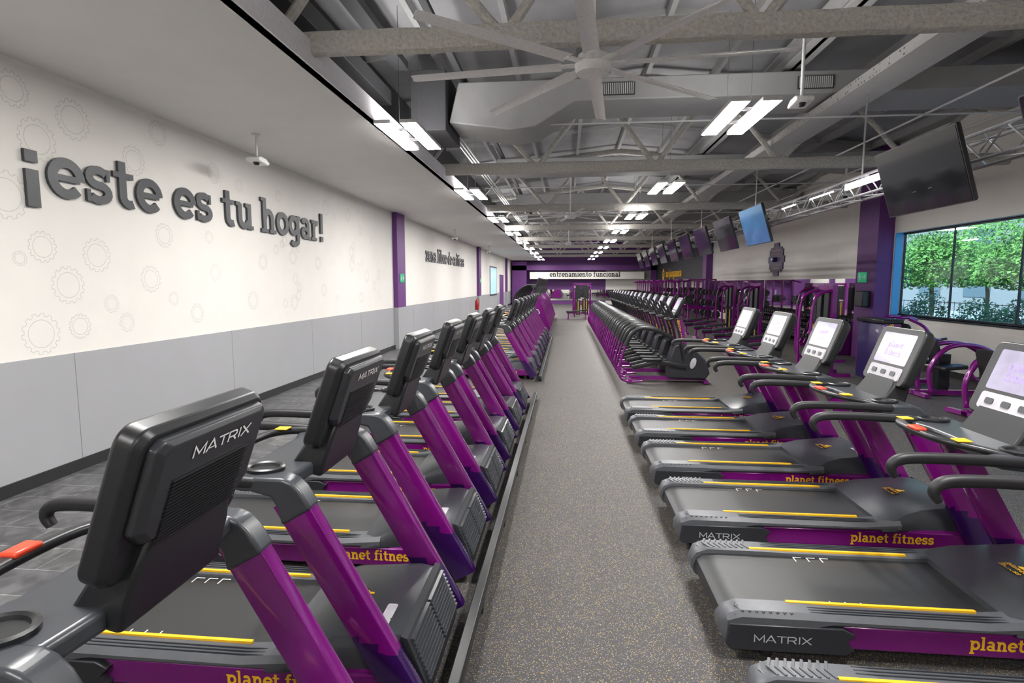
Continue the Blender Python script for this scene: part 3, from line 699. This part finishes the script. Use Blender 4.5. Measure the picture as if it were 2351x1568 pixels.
# ------------------------------------------------------------------ treadmill
def treadmill():
    e = empty('treadmill', 'purple and black gym treadmill with raised console', 'treadmill', group='treadmills')
    b = MB()
    for s in (-1, 1):
        b.box(.5, 2.06, s*.335 if s > 0 else -.395, .395 if s > 0 else -.335, .07, .2)
    b.box(.2, 2.0, -.33, .33, .08, .13)
    mk('frame', b, M_PUR, parent=e, bevel=.012)
    b = MB()
    prof = [(.02, .14), (.03, .19), (.07, .222), (.15, .228), (1.62, .228), (1.62, .2), (.15, .2), (.1, .18), (.1, .12), (.07, .1), (.03, .11)]
    b.prism(prof, 'y', -.285, .285)
    bl = mk('running_belt', b, M_BELT, parent=e)
    for s in (-1, 1):
        b = MB()
        ya, yb = .285, .425
        R = []
        for x, z0, z1, wd in ((0, .13, .19, .10), (.03, .08, .235, .135), (.1, .07, .262, .14), (.45, .18, .262, .14), (.55, .2, .258, .135), (1.3, .205, .255, .135), (1.55, .205, .275, .13)):
            y0 = ya; y1 = ya+wd
            sec = [(y0, z0), (y1-.015, z0), (y1, z0+.015), (y1, z1-.025), (y1-.025, z1), (y0+.01, z1), (y0, z1-.01)]
            R.append([(x, s*p[0], p[1]) for p in sec])
        b.rings(R, 0)
        for i in range(9):
            x = .05+i*.035
            b.ribbon([(x+.025, ya+.015), (x, ya+.07), (x+.025, ya+.125)], .012, (0, 0, .262-(.02 if i == 0 else 0)), (1, 0, 0), (0, s, 0), .005*1.0, 0)
        for i in range(3):
            b.box(.45, 1.4, s*(ya+.06+i*.022)-.003, s*(ya+.06+i*.022)+.003, .252, .264, 1)
        sr = mk('side_rail', b, [M_RAIL, M_GREY], parent=e)
        mk('rail_stripe', MB().box(.36, 1.3, s*.302-.009, s*.302+.009, .255, .267), M_YEL, parent=sr, sm=False)
        b = MB().prism([(.02, .09), (.05, .06), (.62, .06), (.66, .09), (.62, .13), (.66, .17), (.6, .2), (.04, .2)], 'y', s*.392, s*.431)
        mk('end_cap', b, M_CHAR, parent=sr, bevel=.004)
        U = (1, 0, 0) if s < 0 else (-1, 0, 0)
        mk('lettering', MB().text('MATRIX', ((.16 if s < 0 else .45), s*.431, .11), U, (0, 0, 1), .038, .002, 0, font=G2, width=.29, bold=.85), M_PRT, parent=sr, sm=False)
        mk('lettering', MB().text('planet fitness', ((1.22 if s < 0 else 1.80), s*.395, .112), U, (0, 0, 1), .05, .002, 0, width=.56, bold=1.1), M_YEL, parent=sr, sm=False)
        b = MB()
        for x in (.62, .70, .78): b.ribbon([(0, -.05*s), (0, 0), (.05, 0)], .007, (x, .27*s, .229), (1, 0, 0), (0, 1, 0), .001)
        mk('deck_mark', b, M_WHT, parent=bl, sm=False)
    # motor cover
    b = MB()
    R = []
    for x, zt, w_, zb in ((1.42, .262, .425, .205), (1.5, .285, .422, .205), (1.6, .325, .393, .205), (1.72, .35, .36, .12), (1.95, .375, .35, .07), (2.03, .365, .345, .07)):
        R.append([(x, -w_, zb), (x, -w_, zt-.06), (x, -w_+.03, zt-.015), (x, -w_+.08, zt), (x, w_-.08, zt), (x, w_-.03, zt-.015), (x, w_, zt-.06), (x, w_, zb)])
    b.rings(R, 0)
    mc = mk('motor_cover', b, M_GREY, parent=e)
    b = MB(); b.prism([(2.03, .36), (2.06, .35), (2.15, .12), (2.15, .05), (2.03, .05)], 'y', -.34, .34, 0)
    for i in range(10):
        k = i/10; x = 2.065+.085*k; z = .325-.21*k
        b.box(x-.002, x+.02, -.31, -.01, z-.005, z+.006, 1); b.box(x-.002, x+.02, .01, .31, z-.005, z+.006, 1)
    mk('front_grille', b, [M_CHAR, M_GREY], parent=mc, sm=False)
    b = MB()
    b.plate((1.72, 0, .352), (0, -1, 0), (1, 0, 0), [(1, 0), (1, .003)], gearpts(.05, 10), 0)
    mk('emblem', b, M_BLK, parent=mc, sm=False)
    b = MB().text('planet', (1.70, .0, .357), (0, -1, 0), (1, 0, 0), .024, .001, 0, center=True).text('fitness', (1.665, 0, .353), (0, -1, 0), (1, 0, 0), .024, .001, 0, center=True)
    b.plate((1.735, 0, .357), (0, -1, 0), (1, 0, 0), [(1, 0), (1, .002)], [(-.02, 0), (.02, 0), (.025, .02), (.01, .03), (.008, .055), (-.005, .055), (-.008, .03), (-.02, .022)], 0)
    mk('emblem_lettering', b, M_YEL, parent=mc, sm=False)
    for yv, wv in ((-.18, .12), (-.27, .06)):
        mk('sticker', MB().plate((1.93, yv, .377), (0, -1, 0), (1, 0, 0), [(1, 0), (1, .002)], rrect(wv, .05, .01, 2)), M_SIL, parent=mc, sm=False)
    for s in (-1, 1):
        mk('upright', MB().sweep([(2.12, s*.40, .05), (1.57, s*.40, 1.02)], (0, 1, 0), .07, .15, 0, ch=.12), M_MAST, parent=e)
        for x in (.25, 1.95): mk('foot', MB().cyl((x, s*.36, 0), (x, s*.36, .09), .03, 12), M_BLK2, parent=e)
        ys = sorted((s*.352, s*.447))
        mk('shoulder', MB().prism([(1.682, .985), (1.635, 1.065), (1.60, 1.10), (1.56, 1.117), (1.42, 1.117), (1.40, 1.055), (1.50, 1.03), (1.53, .975), (1.545, .905)], 'y', ys[0], ys[1]), M_GREY, parent=e, bevel=.014, seg=3, ang=20)
        b = MB()
        c = (1.42, s*.33, .965)
        n = 24; R = []
        for rx, ry, z in ((.068, .055, .145), (.085, .07, .145), (.088, .073, .165), (.078, .063, .17), (.066, .053, .165), (.062, .05, .155)):
            R.append([(c[0]+rx*math.cos(2*pi*k/n), c[1]+ry*math.sin(2*pi*k/n), c[2]+z) for k in range(n)])
        b.rings(R)
        mk('cup_holder', b, M_BLK, parent=e)
        pth = smooth([(1.46, s*.42, 1.085), (1.25, s*.43, 1.10), (1.0, s*.435, 1.108), (.84, s*.435, 1.105), (.78, s*.435, 1.085), (.765, s*.435, 1.05), (.785, s*.435, 1.015)], 5)
        n_ = len(pth); ws = []; hs_ = []
        for i_ in range(n_):
            u_ = max(0, (i_-17)/(n_-18)); ws.append(.05-.012*u_); hs_.append(.052-.02*u_)
        mk('handrail', MB().sweep(pth, (0, 1, 0), ws, hs_, 0, ch=.36, cn=4), M_BLK2, parent=e)
        mk('warning_label', MB().box(1.17, 1.24, s*.24-.03, s*.24+.03, 1.145, 1.153), M_YEL, parent=e, bevel=.003)
    half = [(1.58, 0), (1.585, .2), (1.57, .36), (1.51, .44), (1.36, .445), (1.28, .41), (1.26, .30), (1.30, .18), (1.30, 0)]
    pl = half+[(x, -y) for x, y in reversed(half[1:-1])]
    b = MB().prism(pl, 'z', 1.05, 1.115)
    mk('dashboard', b, M_GREY, parent=e, bevel=.018, seg=3)
    pth = smooth([(1.42, -.38, 1.09), (1.27, -.31, 1.12), (1.16, -.2, 1.13), (1.13, 0, 1.13), (1.16, .2, 1.13), (1.27, .31, 1.12), (1.42, .38, 1.09)], 6)
    gp = mk('front_grip', MB().sweep(pth, (0, 0, 1), .035, .055, 0, ch=.45, cn=4), M_BLK, parent=e)
    mk('stop_button', MB().box(1.10, 1.16, -.045, .045, 1.14, 1.16), M_RED, parent=gp, bevel=.008)
    b = MB()
    b.rings([[(1.46, -.21, 1.08), (1.46, .21, 1.08), (1.62, .21, 1.04), (1.62, -.21, 1.04)],
             [(1.54, -.20, 1.2), (1.54, .20, 1.2), (1.67, .20, 1.2), (1.67, -.20, 1.2)],
             [(1.59, -.17, 1.3), (1.59, .17, 1.3), (1.70, .17, 1.3), (1.70, -.17, 1.3)]])
    mk('console_neck', b, M_BLK, parent=e, bevel=.015)
    console(e, 1.57, 1.20, 20, .55, .44)
    return e
TM = treadmill()
P = 1.19
TM.location = (-2.76, 1.46, 0)
TM['group'] = 'first row of treadmills with fronts to the aisle'
for i in range(1, 7): clone(TM, (-2.76, 1.46+P*i, 0))
for i in range(8): clone(TM, (-2.76, 11.6+P*i, 0), group='second row of treadmills with fronts to the aisle')
for i in range(6): clone(TM, (.82, 2.05+P*i, 0), group='row of treadmills with decks open to the aisle')
def raceway(y0, y1):
    b = MB().box(-.53, -.47, y0, y1, .05, .12)
    y = y0+.1
    while y < y1: b.box(-.53, -.47, y, y+.06, 0, .05); y += 1.19
    o = mk('cable_raceway', b, M_BLK, bevel=.008); tag(o, 'long black metal cable rail on rubber floor', 'cable rail')
raceway(.6, 9.3); raceway(10.9, 20.6)

# ------------------------------------------------------------------ elliptical
def elliptical():
    e = empty('elliptical_trainer', 'purple and black elliptical trainer with curved rear frame', 'elliptical trainer', group='row of elliptical trainers')
    b = MB()
    for s in (-1, 1):
        b.tube(smooth([(.5, s*.27, .05), (.2, s*.28, .045), (.07, s*.28, .12), (.05, s*.28, .32), (.14, s*.28, .68), (.28, s*.27, .98)], 6), .022, 10)
    b.box(.25, 1.75, -.04, .04, .04, .11); b.box(.22, .3, -.3, .3, .02, .08); b.box(1.66, 1.74, -.3, .3, .02, .08)
    mk('frame', b, M_PUR, parent=e)
    for s in (-1, 1):
        mk('rear_cover', MB().sweep(smooth([(.16, s*.275, .74), (.27, s*.27, .97), (.45, s*.26, 1.08), (.75, s*.25, 1.04), (1.05, s*.22, .9)], 4), (0, 1, 0), .075, .085, 0, ch=.4), M_BLK, parent=e)
        mk('pedal_arm', MB().sweep([(1.35, s*.2, .33), (.8, s*.2, .42), (.3, s*.2, .3)], (0, 1, 0), .06, .09), M_BLK, parent=e)
        mk('pedal', MB().box(.5, .87, s*.2-.08, s*.2+.08, .45, .485).box(.84, .88, s*.2-.08, s*.2+.08, .48, .53), M_BLK2, parent=e, bevel=.01)
        mk('moving_handle', MB().tube(smooth([(1.28, s*.24, .5), (1.18, s*.27, .95), (1.05, s*.29, 1.3), (.93, s*.28, 1.5), (.88, s*.25, 1.6)], 5), .022, 10), M_BLK2, parent=e)
        mk('side_disc', MB().plate((1.47, s*.18, .40), (1, 0, 0) if s < 0 else (-1, 0, 0), (0, 0, 1), [(1, -.01), (1, .01), (.9, .016)], [(x*.6*math.cos(.3)+y*math.sin(.3), -x*.6*math.sin(.3)+y*math.cos(.3)) for x, y in arc(0, 0, .09, .11, 0, 345, 20)]), M_SIL, parent=e)
    mk('drive_housing', MB().prism([(1.0, .1), (1.72, .08), (1.8, .2), (1.72, .45), (1.5, .66), (1.25, .80), (1.1, .74), (1.0, .4)], 'y', -.175, .175), M_CHAR, parent=e, bevel=.03, seg=3)
    mk('mast', MB().sweep([(1.32, 0, .65), (1.2, 0, 1.3)], (0, 1, 0), .09, .13), M_PUR, parent=e)
    V = Vector((-.12, 0, .65)).normalized()
    mk('lettering', MB().text('planet fitness', Vector((1.30, -.046, .74)), V, (-V.z, 0, V.x), .045, .002), M_YEL, parent=e, sm=False)
    console(e, 1.08, 1.3, 24, .44, .40, back=False)
    mk('fixed_grip', MB().tube(smooth([(1.25, -.2, 1.28), (1.0, -.2, 1.25), (.95, 0, 1.25), (1.0, .2, 1.25), (1.25, .2, 1.28)], 5), .02, 8), M_BLK2, parent=e)
    return e
EL = elliptical(); EL.location = (1.0, 11.2, 0)
for i in range(1, 16): clone(EL, (1.0, 11.2+1.0*i, 0))

# ------------------------------------------------------------------ stair climber
def climber():
    e = empty('stair_climber', 'tall purple and black stair climbing machine', 'stair climber', group='row of stair climbers')
    for s in (-1, 1):
        mk('side_panel', MB().prism([(.35, .05), (1.6, .05), (1.66, .2), (1.2, 1.5), (1.0, 1.55), (.5, .75), (.35, .4)], 'y', s*.36, s*.42), M_PUR, parent=e, bevel=.01)
        mk('handrail', MB().tube(smooth([(1.05, s*.40, 1.5), (.9, s*.41, 1.85), (.6, s*.41, 1.8), (.25, s*.41, 1.45), (.2, s*.41, 1.0), (.35, s*.40, .45)], 5), .03, 8), M_BLK2, parent=e)
    mk('front_panel', MB().prism([(1.58, .06), (1.64, .2), (1.2, 1.45), (1.12, 1.4), (1.5, .1)], 'y', -.36, .36), M_PUR, parent=e, bevel=.01)
    b = MB()
    for i in range(5): b.box(.2+.18*i, .42+.18*i, -.34, .34, .15+.2*i, .22+.2*i); b.box(.38+.18*i, .41+.18*i, -.34, .34, .15+.2*i, .42+.2*i)
    b.box(.1, .4, -.34, .34, 0, .15)
    mk('steps', b, M_BLK2, parent=e)
    b = MB().ribbon([(-.12, -.12), (-.12, .12), (.06, .12), (.13, 0), (.0, -.12), (-.12, -.12)], .04, (1.1, -.42, .8), (1, 0, 0), (0, 0, 1), .004)
    mk('emblem', b, M_SIL, parent=e, sm=False)
    mk('console_neck', MB().sweep([(1.15, 0, 1.4), (1.1, 0, 1.8)], (0, 1, 0), .6, .14, 0), M_BLK, parent=e)
    console(e, 1.0, 1.72, 22, .56, .48, back=False)
    return e
CL = climber(); CL.location = (-2.25, 22.2, 0)
for i in range(1, 9): clone(CL, (-2.25, 22.2+1.15*i, 0))

# ------------------------------------------------------------------ strength equipment
def tower_machine():
    e = empty('weight_machine', 'purple selectorised weight machine with shrouded stack and black seat', 'weight machine', group='weight machines')
    b = MB()
    b.box(-.9, .35, -.05, .05, .02, .1).box(-.9, -.82, -.3, .3, .02, .08).box(.2, .3, -.4, .4, .02, .1)
    b.tube(smooth([(-.5, 0, .08), (-.52, 0, .3), (-.5, 0, .42)]), .035, 8)
    for s in (-1, 1): b.tube(smooth([(.1, s*.2, .1), (.1, s*.2, 1.15), (-.1, s*.2, 1.3), (-.3, s*.2, 1.25)], 5), .035, 8)
    mk('frame', b, M_PUR, parent=e)
    mk('shroud', MB().prism([(.12, .08), (.42, .08), (.42, 1.15), (.36, 1.25), (.18, 1.25), (.12, 1.18)], 'y', -.46, .46), M_NAVY, parent=e, bevel=.02)
    mk('shroud_cap', MB().box(.08, .46, -.48, .48, 1.2, 1.28), M_BLK, parent=e, bevel=.02)
    for s in (-1, 1):
        mk('shroud_side', MB().box(.13, .41, s*.468-.008, s*.468+.008, .15, 1.18), M_PUR, parent=e, sm=False)
        mk('lettering', MB().text('planet fitness', (.28+s*-.02, s*.477, .3), (0, 0, 1), (-1, 0, 0) if s < 0 else (1, 0, 0), .075, .002), M_YEL, parent=e, sm=False)
    mk('seat', MB().plate((-.5, 0, .45), (1, 0, 0), (0, 1, 0), [(.95, -.03), (1, 0), (.95, .04)], rrect(.42, .38, .06, 4)), M_BLK2, parent=e)
    mk('backrest', MB().plate((-.22, 0, .85), (0, -1, 0), (.12, 0, 1), [(.95, -.03), (1, 0), (.95, .04)], rrect(.34, .66, .08, 4)), M_BLK2, parent=e)
    for s in (-1, 1):
        la = mk('lever_arm', MB().tube(smooth([(-.1, s*.3, 1.28), (-.3, s*.42, 1.15), (-.45, s*.45, .95), (-.6, s*.4, .9)], 5), .028, 8), M_PUR, parent=e)
        mk('grip', MB().cyl((-.6, s*.4, .9), (-.75, s*.34, .92), .025, 10), M_BLK2, parent=la)
    return e
def leg_machine():
    e = empty('leg_machine', 'purple seated leg machine with round cam arms and black pads', 'weight machine', group='weight machines')
    b = MB()
    b.box(-.7, .7, -.05, .05, .02, .1).box(-.7, -.62, -.35, .35, .02, .08).box(.6, .68, -.35, .35, .02, .08)
    for s in (-1, 1): b.tube(smooth([(-.5, s*.18, .1), (-.55, s*.18, .5), (-.3, s*.18, .85), (.1, s*.18, .9), (.45, s*.18, .75), (.6, s*.18, .4), (.62, s*.18, .1)], 5), .04, 10)
    mk('frame', b, M_PUR, parent=e)
    mk('cam', MB().tube([(.25+.2*math.cos(a*pi/12), -.26, .5+.2*math.sin(a*pi/12)) for a in range(25)], .028, 8), M_PUR, parent=e)
    mk('seat', MB().plate((-.1, 0, .50), (1, 0, .1), (0, 1, 0), [(.95, -.03), (1, 0), (.95, .03)], rrect(.42, .3, .05, 4)), M_BLK2, parent=e)
    mk('backrest', MB().plate((-.40, 0, .78), (0, 1, 0), (-.3, 0, 1), [(.95, -.03), (1, 0), (.95, .03)], rrect(.3, .45, .06, 4)), M_BLK2, parent=e)
    mk('roller_pad', MB().tube([(.72, -.3, .42), (.72, -.28, .42), (.72, .28, .42), (.72, .3, .42)], [.04, .06, .06, .04], 14), M_BLK2, parent=e)
    mk('side_pad', MB().box(.7, .82, -.3, -.1, .75, .92), M_BLK2, parent=e, bevel=.02)
    mk('weight_stack', MB().box(-.15, .05, .24, .4, .05, .7), M_BLK, parent=e, bevel=.01)
    return e
def cable_tower():
    e = empty('cable_machine', 'purple cable tower with black weight stacks and pulleys', 'cable machine', group='cable machines')
    b = MB()
    for s in (-1, 1):
        b.box(-.05, .05, s*.5-.05, s*.5+.05, .02, 2.1); b.box(-.4, .4, s*.5-.04, s*.5+.04, .0, .08)
        b.tube(smooth([(0, s*.5, 2.05), (-.3, s*.5, 1.95), (-.42, s*.5, 1.6), (-.42, s*.5, .3), (-.3, s*.5, .05)], 5), .035, 8)
    b.box(-.05, .05, -.55, .55, 2.05, 2.17)
    mk('frame', b, M_PUR, parent=e)
    for s in (-1, 1):
        b = MB()
        for i in range(16): b.box(-.09, .09, s*.27-.13, s*.27+.13, .1+i*.06, .152+i*.06)
        b.cyl((0, s*.27-.08, .05), (0, s*.27-.08, 2.05), .012, 6).cyl((0, s*.27+.08, .05), (0, s*.27+.08, 2.05), .012, 6)
        ws = mk('weight_stack', b, M_BLK, parent=e, sm=False)
        mk('stack_label', MB().box(-.096, -.09, s*.27-.02, s*.27+.02, .15, 1.0), M_YEL, parent=ws, sm=False)
        mk('pulley', MB().cyl((-.42, s*.5-.02, 1.75), (-.42, s*.5+.02, 1.75), .07, 16), M_BLK, parent=e)
        mk('stack_cover', MB().box(-.1, .12, s*.27-.15, s*.27+.15, 1.15, 2.0), M_BLK, parent=e, bevel=.01)
    return e
def power_rack():
    e = empty('power_rack', 'purple steel power rack with pull-up bars', 'power rack', group='power racks')
    b = MB()
    for x in (-.6, .6):
        for y in (-.6, .6): b.box(x-.035, x+.035, y-.035, y+.035, 0, 2.15)
        b.box(x-.035, x+.035, -.64, .64, 2.08, 2.15)
    for y in (-.6, .6):
        b.box(-.64, .64, y-.035, y+.035, 2.08, 2.15); b.box(-.64, .64, y-.035, y+.035, 0, .08); b.box(-.6, .6, y-.02, y+.02, .75, .8)
    b.tube([(-.5, -.6, 2.1), (-.9, -.7, 1.98)], .03, 8); b.tube([(-.5, .6, 2.1), (-.9, .7, 1.98)], .03, 8)
    mk('frame', b, M_PUR, parent=e)
    for y in (-.6, .6):
        for z in (.5, 1.0, 1.5):
            mk('stored_plate', MB().cyl((.62, y-.04 if y < 0 else y+.04, z), (.62, y-.2 if y < 0 else y+.2, z), .2-.03*z, 18), M_BLK2, parent=e)
    mk('bar', MB().cyl((-.66, -1.0, 1.2), (-.66, 1.0, 1.2), .014, 8).cyl((-.66, -.95, 1.2), (-.66, -.86, 1.2), .2, 20).cyl((-.66, .86, 1.2), (-.66, .95, 1.2), .2, 20), M_BLK, parent=e)
    return e
def bench():
    e = empty('weight_bench', 'black padded bench on purple steel frame', 'bench', group='weight benches')
    mk('frame', MB().box(-.55, .55, -.03, .03, .3, .37).box(-.5, -.44, -.03, .03, 0, .32).box(.44, .5, -.03, .03, 0, .32).box(-.52, -.42, -.3, .3, 0, .06).box(.42, .52, -.25, .25, 0, .06), M_PUR, parent=e, bevel=.006)
    mk('seat', MB().plate((-.4, 0, .40), (1, 0, 0), (0, 1, 0), [(.95, -.03), (1, 0), (.95, .04)], rrect(.36, .28, .04, 3)), M_BLK2, parent=e)
    mk('backrest', MB().plate((.2, 0, .46), (1, 0, .12), (0, 1, 0), [(.97, -.03), (1, 0), (.97, .04)], rrect(.8, .28, .04, 3)), M_BLK2, parent=e)
    return e
def db_rack():
    e = empty('dumbbell_rack', 'three-tier purple and black dumbbell rack', 'dumbbell rack', group='dumbbell racks')
    for s in (-1, 1): mk('end_frame', MB().prism([(-.3, 0), (.3, 0), (.3, .06), (.22, .9), (.12, .95), (-.2, .1), (-.3, .06)], 'y', s*1.15-.03, s*1.15+.03), M_PUR, parent=e, bevel=.005)
    for i in range(3):
        z = .25+.28*i; x = -.1+.1*i
        mk('shelf', MB().box(x-.14, x-.08, -1.15, 1.15, z, z+.04).box(x+.06, x+.12, -1.15, 1.15, z, z+.04).box(x-.14, x+.12, -1.15, -1.1, z, z+.02).box(x-.14, x+.12, 1.1, 1.15, z, z+.02), M_BLK, parent=e)
    return e
def dumbbell():
    b = MB()
    b.cyl((-.08, 0, 0), (.08, 0, 0), .016, 8, 1)
    for s in (-1, 1): b.tube([(s*.06, 0, 0), (s*.065, 0, 0), (s*.15, 0, 0), (s*.155, 0, 0)], [.05, .065, .065, .05], 8, 0)
    return mk('dumbbell', b, [M_BLK2, M_STEEL])

TWm = tower_machine(); TWm.location = (6.3, 11.4, 0); TWm.rotation_euler = (0, 0, pi); TWm['group'] = 'weight machines'
LG = leg_machine(); LG.location = (6.75, 10.25, 0)
clone(LG, (6.5, 8.7, 0), .15)
CT = cable_tower(); CT.location = (6.45, 14.8, 0); CT.scale = (1, .9, .9)
clone(CT, (5.5, 12.4, 0), 0.0, scale=(1, .6, .88))
clone(CT, (.95, 33.0, 0), math.radians(90)); clone(CT, (.9, 36, 0), math.radians(90)); clone(CT, (6.5, 22.9, 0), 0); clone(CT, (6.4, 19.6, 0), 0)
PR = power_rack(); PR.location = (6.3, 27.4, 0)
for x, y in [(6.3, 29.8), (6.3, 33.4), (6.3, 35.8), (6.3, 38.2), (6.3, 40.6), (6.3, 43), (6.3, 45.4)]: clone(PR, (x, y, 0))
BN = bench(); BN.location = (4.6, 14.2, 0)
for i, (x, y) in enumerate([(4.9, 15.8), (5.0, 17.3), (5.0, 18.8), (5.1, 20.4), (5.1, 22), (5.2, 23.8), (4.7, 26.0), (4.6, 28.2), (.6, 30.5)]): clone(BN, (x, y, 0))
DR = db_rack(); DR.location = (7.6, 17.0, 0)
racks = [(7.6, 17.0), (7.6, 19.6), (7.6, 22.2), (7.6, 24.8)]
for r in racks[1:]: clone(DR, (r[0], r[1], 0))
DB = dumbbell(); tag(DB, 'black hexagonal rubber dumbbell with steel handle on rack', 'dumbbell', 'dumbbells on racks'); dbf = True
for rx, ry in racks:
    for i in range(3):
        for j in range(11):
            l = (rx-.11+.1*i, ry-1.02+j*.204, .25+.28*i+.107)
            if dbf: DB.location = l; dbf = False
            else:
                c = DB.copy(); C.objects.link(c); c.location = l

# ------------------------------------------------------------------ exterior
struct_o = mk('ground', MB().box(XR+.25, 60, -30, 60, -.3, -.05), M_PAVE, sm=False); tag(struct_o, 'pale paved street outside the window', 'ground')
def foliage(blobs, n, size):
    b = MB()
    for c, R in blobs:
        for i in range(n):
            d = Vector((random.gauss(0, 1), random.gauss(0, 1), random.gauss(0, 1))).normalized()*random.uniform(.55, 1.0)
            p = Vector(c)+Vector((d.x*R[0], d.y*R[1], d.z*R[2]))
            u = Vector((random.gauss(0, 1), random.gauss(0, 1), random.gauss(0, 1))).normalized(); v = u.orthogonal().normalized()
            s = size*random.uniform(.6, 1.3)
            b.add([p-u*s, p-v*s*.5, p+u*s, p+v*s*.5], [(0, 1, 2, 3)])
    return b
def tree(loc):
    e = empty('street_tree', 'leafy green street tree outside the window', 'tree', loc, group='street trees')
    mk('trunk', MB().tube(smooth([(0, 0, -.05), (.05, 0, 1.2), (-.05, .05, 2.4), (0, 0, 3.6)]), .08, 10).tube([(0, 0, 2.1), (.8, .5, 3.4)], .045, 8).tube([(0, 0, 2.0), (-.7, -.6, 3.2)], .045, 8), M_TRUNK, parent=e)
    mk('foliage', foliage([((0, 0, 3.9), (2.1, 2.1, 1.7)), ((.7, 1.3, 2.9), (1.3, 1.4, 1.1)), ((-.7, -1.3, 2.8), (1.3, 1.4, 1.1)), ((-.6, .6, 2.4), (1.3, 1.3, .7))], 3200, .075), M_LEAF, parent=e, sm=False)
    return e
TR = tree((14.6, 18.2, -.0))
for l in [(14.6, 24.0, 0), (18.5, 14.5, 0), (20.5, 29.5, 0), (21.0, 21.5, 0)]: clone(TR, l, 0)
hg = mk('hedge', foliage([((random.uniform(-.2, .2), y, random.uniform(.55, .85)), (.5, .8, random.uniform(.6, .95))) for y in (-3, -2, -1, 0, 1, 2, 3)], 1200, .055), M_LEAF2, sm=False); hg.location = (11.6, 14.2, 0)
tag(hg, 'dark green clipped hedge outside the window', 'hedge', 'hedges')
o = hg.copy(); C.objects.link(o); o.location = (11.6, 22.2, 0)
b = MB()
b.box(28, 40, -20, 60, -.05, 9, 0)
for i in range(14):
    for kz in range(3): b.box(27.95, 28, -15+i*5, -12.5+i*5, 1+kz*2.8, 2.8+kz*2.8, 1)
tag(mk('building', b, [M_FUNC, M_FUNG], sm=False), 'grey stone building across the street', 'building')
b = MB()
for i in range(60): b.cyl((12.6, 9+i*.25, -.05), (12.6, 9+i*.25, 1.35), .008, 5)
b.box(12.59, 12.61, 9, 24, 1.3, 1.32).box(12.59, 12.61, 9, 24, .2, .24)
tag(mk('fence', b, M_BLK, sm=False), 'black metal railing fence behind the hedge', 'fence')
